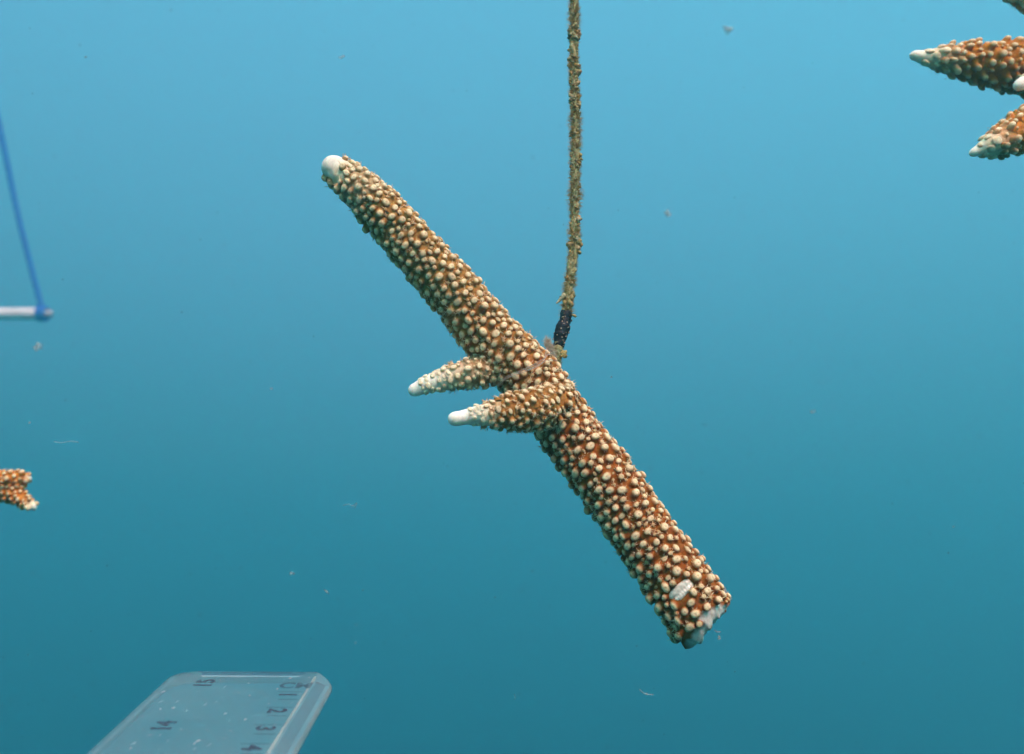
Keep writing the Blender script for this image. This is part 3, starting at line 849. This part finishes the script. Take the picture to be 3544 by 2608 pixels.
# ---------------------------------------------------------------- white pipe and blue rope behind
def pipe_and_rope():
    DP = 1.8
    px = DP / FPX
    m_p = rough_mat('white_plastic', (0.55, 0.56, 0.48), (0.74, 0.74, 0.66), 40.0, 0.5, 0.15, 0.0005)
    m_c = rough_mat('dull_plug', (0.30, 0.32, 0.32), (0.42, 0.42, 0.42), 60.0, 0.6, 0.2, 0.0005)
    end, far = PD(150, 1085, DP), PD(-2600, 1094, DP + .12)
    root = empty('pipe', end)
    tag(root, 'short white plastic pipe end tied with blue rope in the blurred background', 'pipe')
    path = resample([far, mix(far, end, .5), end], 60)
    V, F = tube(path, 21 * px, 20, lambda p, d, i, a: 1 + .02 * nz(p, 60, 1.0))
    mk('tube', V, F, m_p, root, end)
    e2 = PD(181, 1085, DP)
    p2 = resample([mix(end, e2, -0.4), mix(end, e2, 0.5), e2], 20)
    V, F = tube(p2, np.interp(np.linspace(0, 1, 20), [0, .8, 1], [14 * px, 13.5 * px, 10 * px]), 16)
    mk('end_plug', V, F, m_c, root, end)
    m_b = rough_mat('blue_rope', (0.03, 0.10, 0.34), (0.06, 0.18, 0.50), 300.0, 0.85, 0.5, 0.001)
    kn = PD(141, 1056, DP)
    r2 = empty('blue_rope', kn)
    tag(r2, 'slanting blue rope knotted round the end of the white pipe', 'rope')
    line = resample([PD(-1180, -4600, DP), PD(-560, -1900, DP), PD(-120, -60, DP), PD(-40, 270, DP), PD(12, 505, DP), PD(60, 735, DP), PD(102, 905, DP), PD(132, 1020, DP), PD(142, 1062, DP)], 640)
    for s in range(3):
        P = []
        for i, p in enumerate(line):
            a = i * 0.55 + s * 2.094
            P.append(p + np.array((math.cos(a), math.sin(a), 0)) * 4.4 * px)
        V, F = tube(P, 6.4 * px, 8)
        mk('strand', V, F, m_b, r2, kn)
    mb = MB()
    ax = unit(end - far)
    up = np.array((0, 0, 1.0)); sd = unit(np.cross(ax, up)); up = np.cross(sd, ax)
    for turn, off in enumerate((-9, 2, 12)):
        c = PD(146 + off, 1085, DP); P = []
        for k in range(25):
            a = 2 * math.pi * k / 24
            P.append(c + (up * math.cos(a) + sd * math.sin(a)) * 23 * px)
        V, F = tube(P, 6 * px, 8, cap=False); mb.add(V, F)
    for k in range(5):
        V, F = blob(kn + np.array((rnd.uniform(-8, 8), rnd.uniform(-6, 6), rnd.uniform(-8, 6))) * px, 9 * px, rnd, 1, 1, 1, .2); mb.add(V, F)
    mb.build('knot', m_b, r2, kn)
pipe_and_rope()

# ---------------------------------------------------------------- drifting particles
def particles():
    m = translucent_mat('marine_snow', (0.60, 0.58, 0.48), 0.22)
    rng = random.Random(99); mb = MB()
    for _ in range(1300):
        d = rng.uniform(.10, .9) ** 1.0
        u, v = rng.uniform(-1200, 4700), rng.uniform(-900, 3500)
        r = abs(rng.gauss(0, 1)) * 1.2 * d / FPX + 0.6 * d / FPX
        V, F = blob(PD(u, v, d), min(r, .0006), rng, 1, rng.uniform(.4, 1), rng.uniform(.4, 1), .4); mb.add(V, F)
    for u, v, d, r in ((1181, 197, .30, 9), (2525, 98, .45, 22), (2305, 742, .40, 16), (134, 1203, .40, 18), (2490, 2206, .186, 9), (2118, 1303, .21, 4),
                       (1012, 1985, .30, 8), (296, 197, .3, 5), (940, 1345, .3, 5), (105, 1462, .28, 5), (1130, 2047, .24, 6), (2238, 2400, .26, 4), (3300, 1822, .3, 4), (2815, 1425, .35, 9)):
        for _ in range(4):
            c = PD(u + rng.uniform(-r, r) * .8, v + rng.uniform(-r, r) * .5, d)
            V, F = blob(c, r * .6 * d / FPX, rng, 1.2, .6, .6, .4); mb.add(V, F)
    def thread(pts, d, w):
        p = resample([PD(u, v, d) for u, v in pts], 24)
        V, F = tube(p, w * d / FPX, 5); mb.add(V, F)
    thread([(1187, 1750), (1205, 1744), (1222, 1750), (1235, 1738), (1228, 1758)], .22, 1.6)
    thread([(186, 1528), (215, 1531), (245, 1526), (272, 1530)], .24, 1.5)
    thread([(2472, 2179), (2482, 2186), (2494, 2186)], .187, 2.0)
    thread([(1780, 2402), (1783, 2412), (1781, 2420)], .22, 1.6)
    thread([(2213, 2385), (2232, 2400), (2262, 2404)], .24, 1.5)
    thread([(1120, 2040), (1132, 2047), (1138, 2056)], .24, 1.5)
    o = mb.build('marine_snow', m)
    tag(o, 'pale specks and threads drifting in the water', 'particles', kind='stuff')
particles()
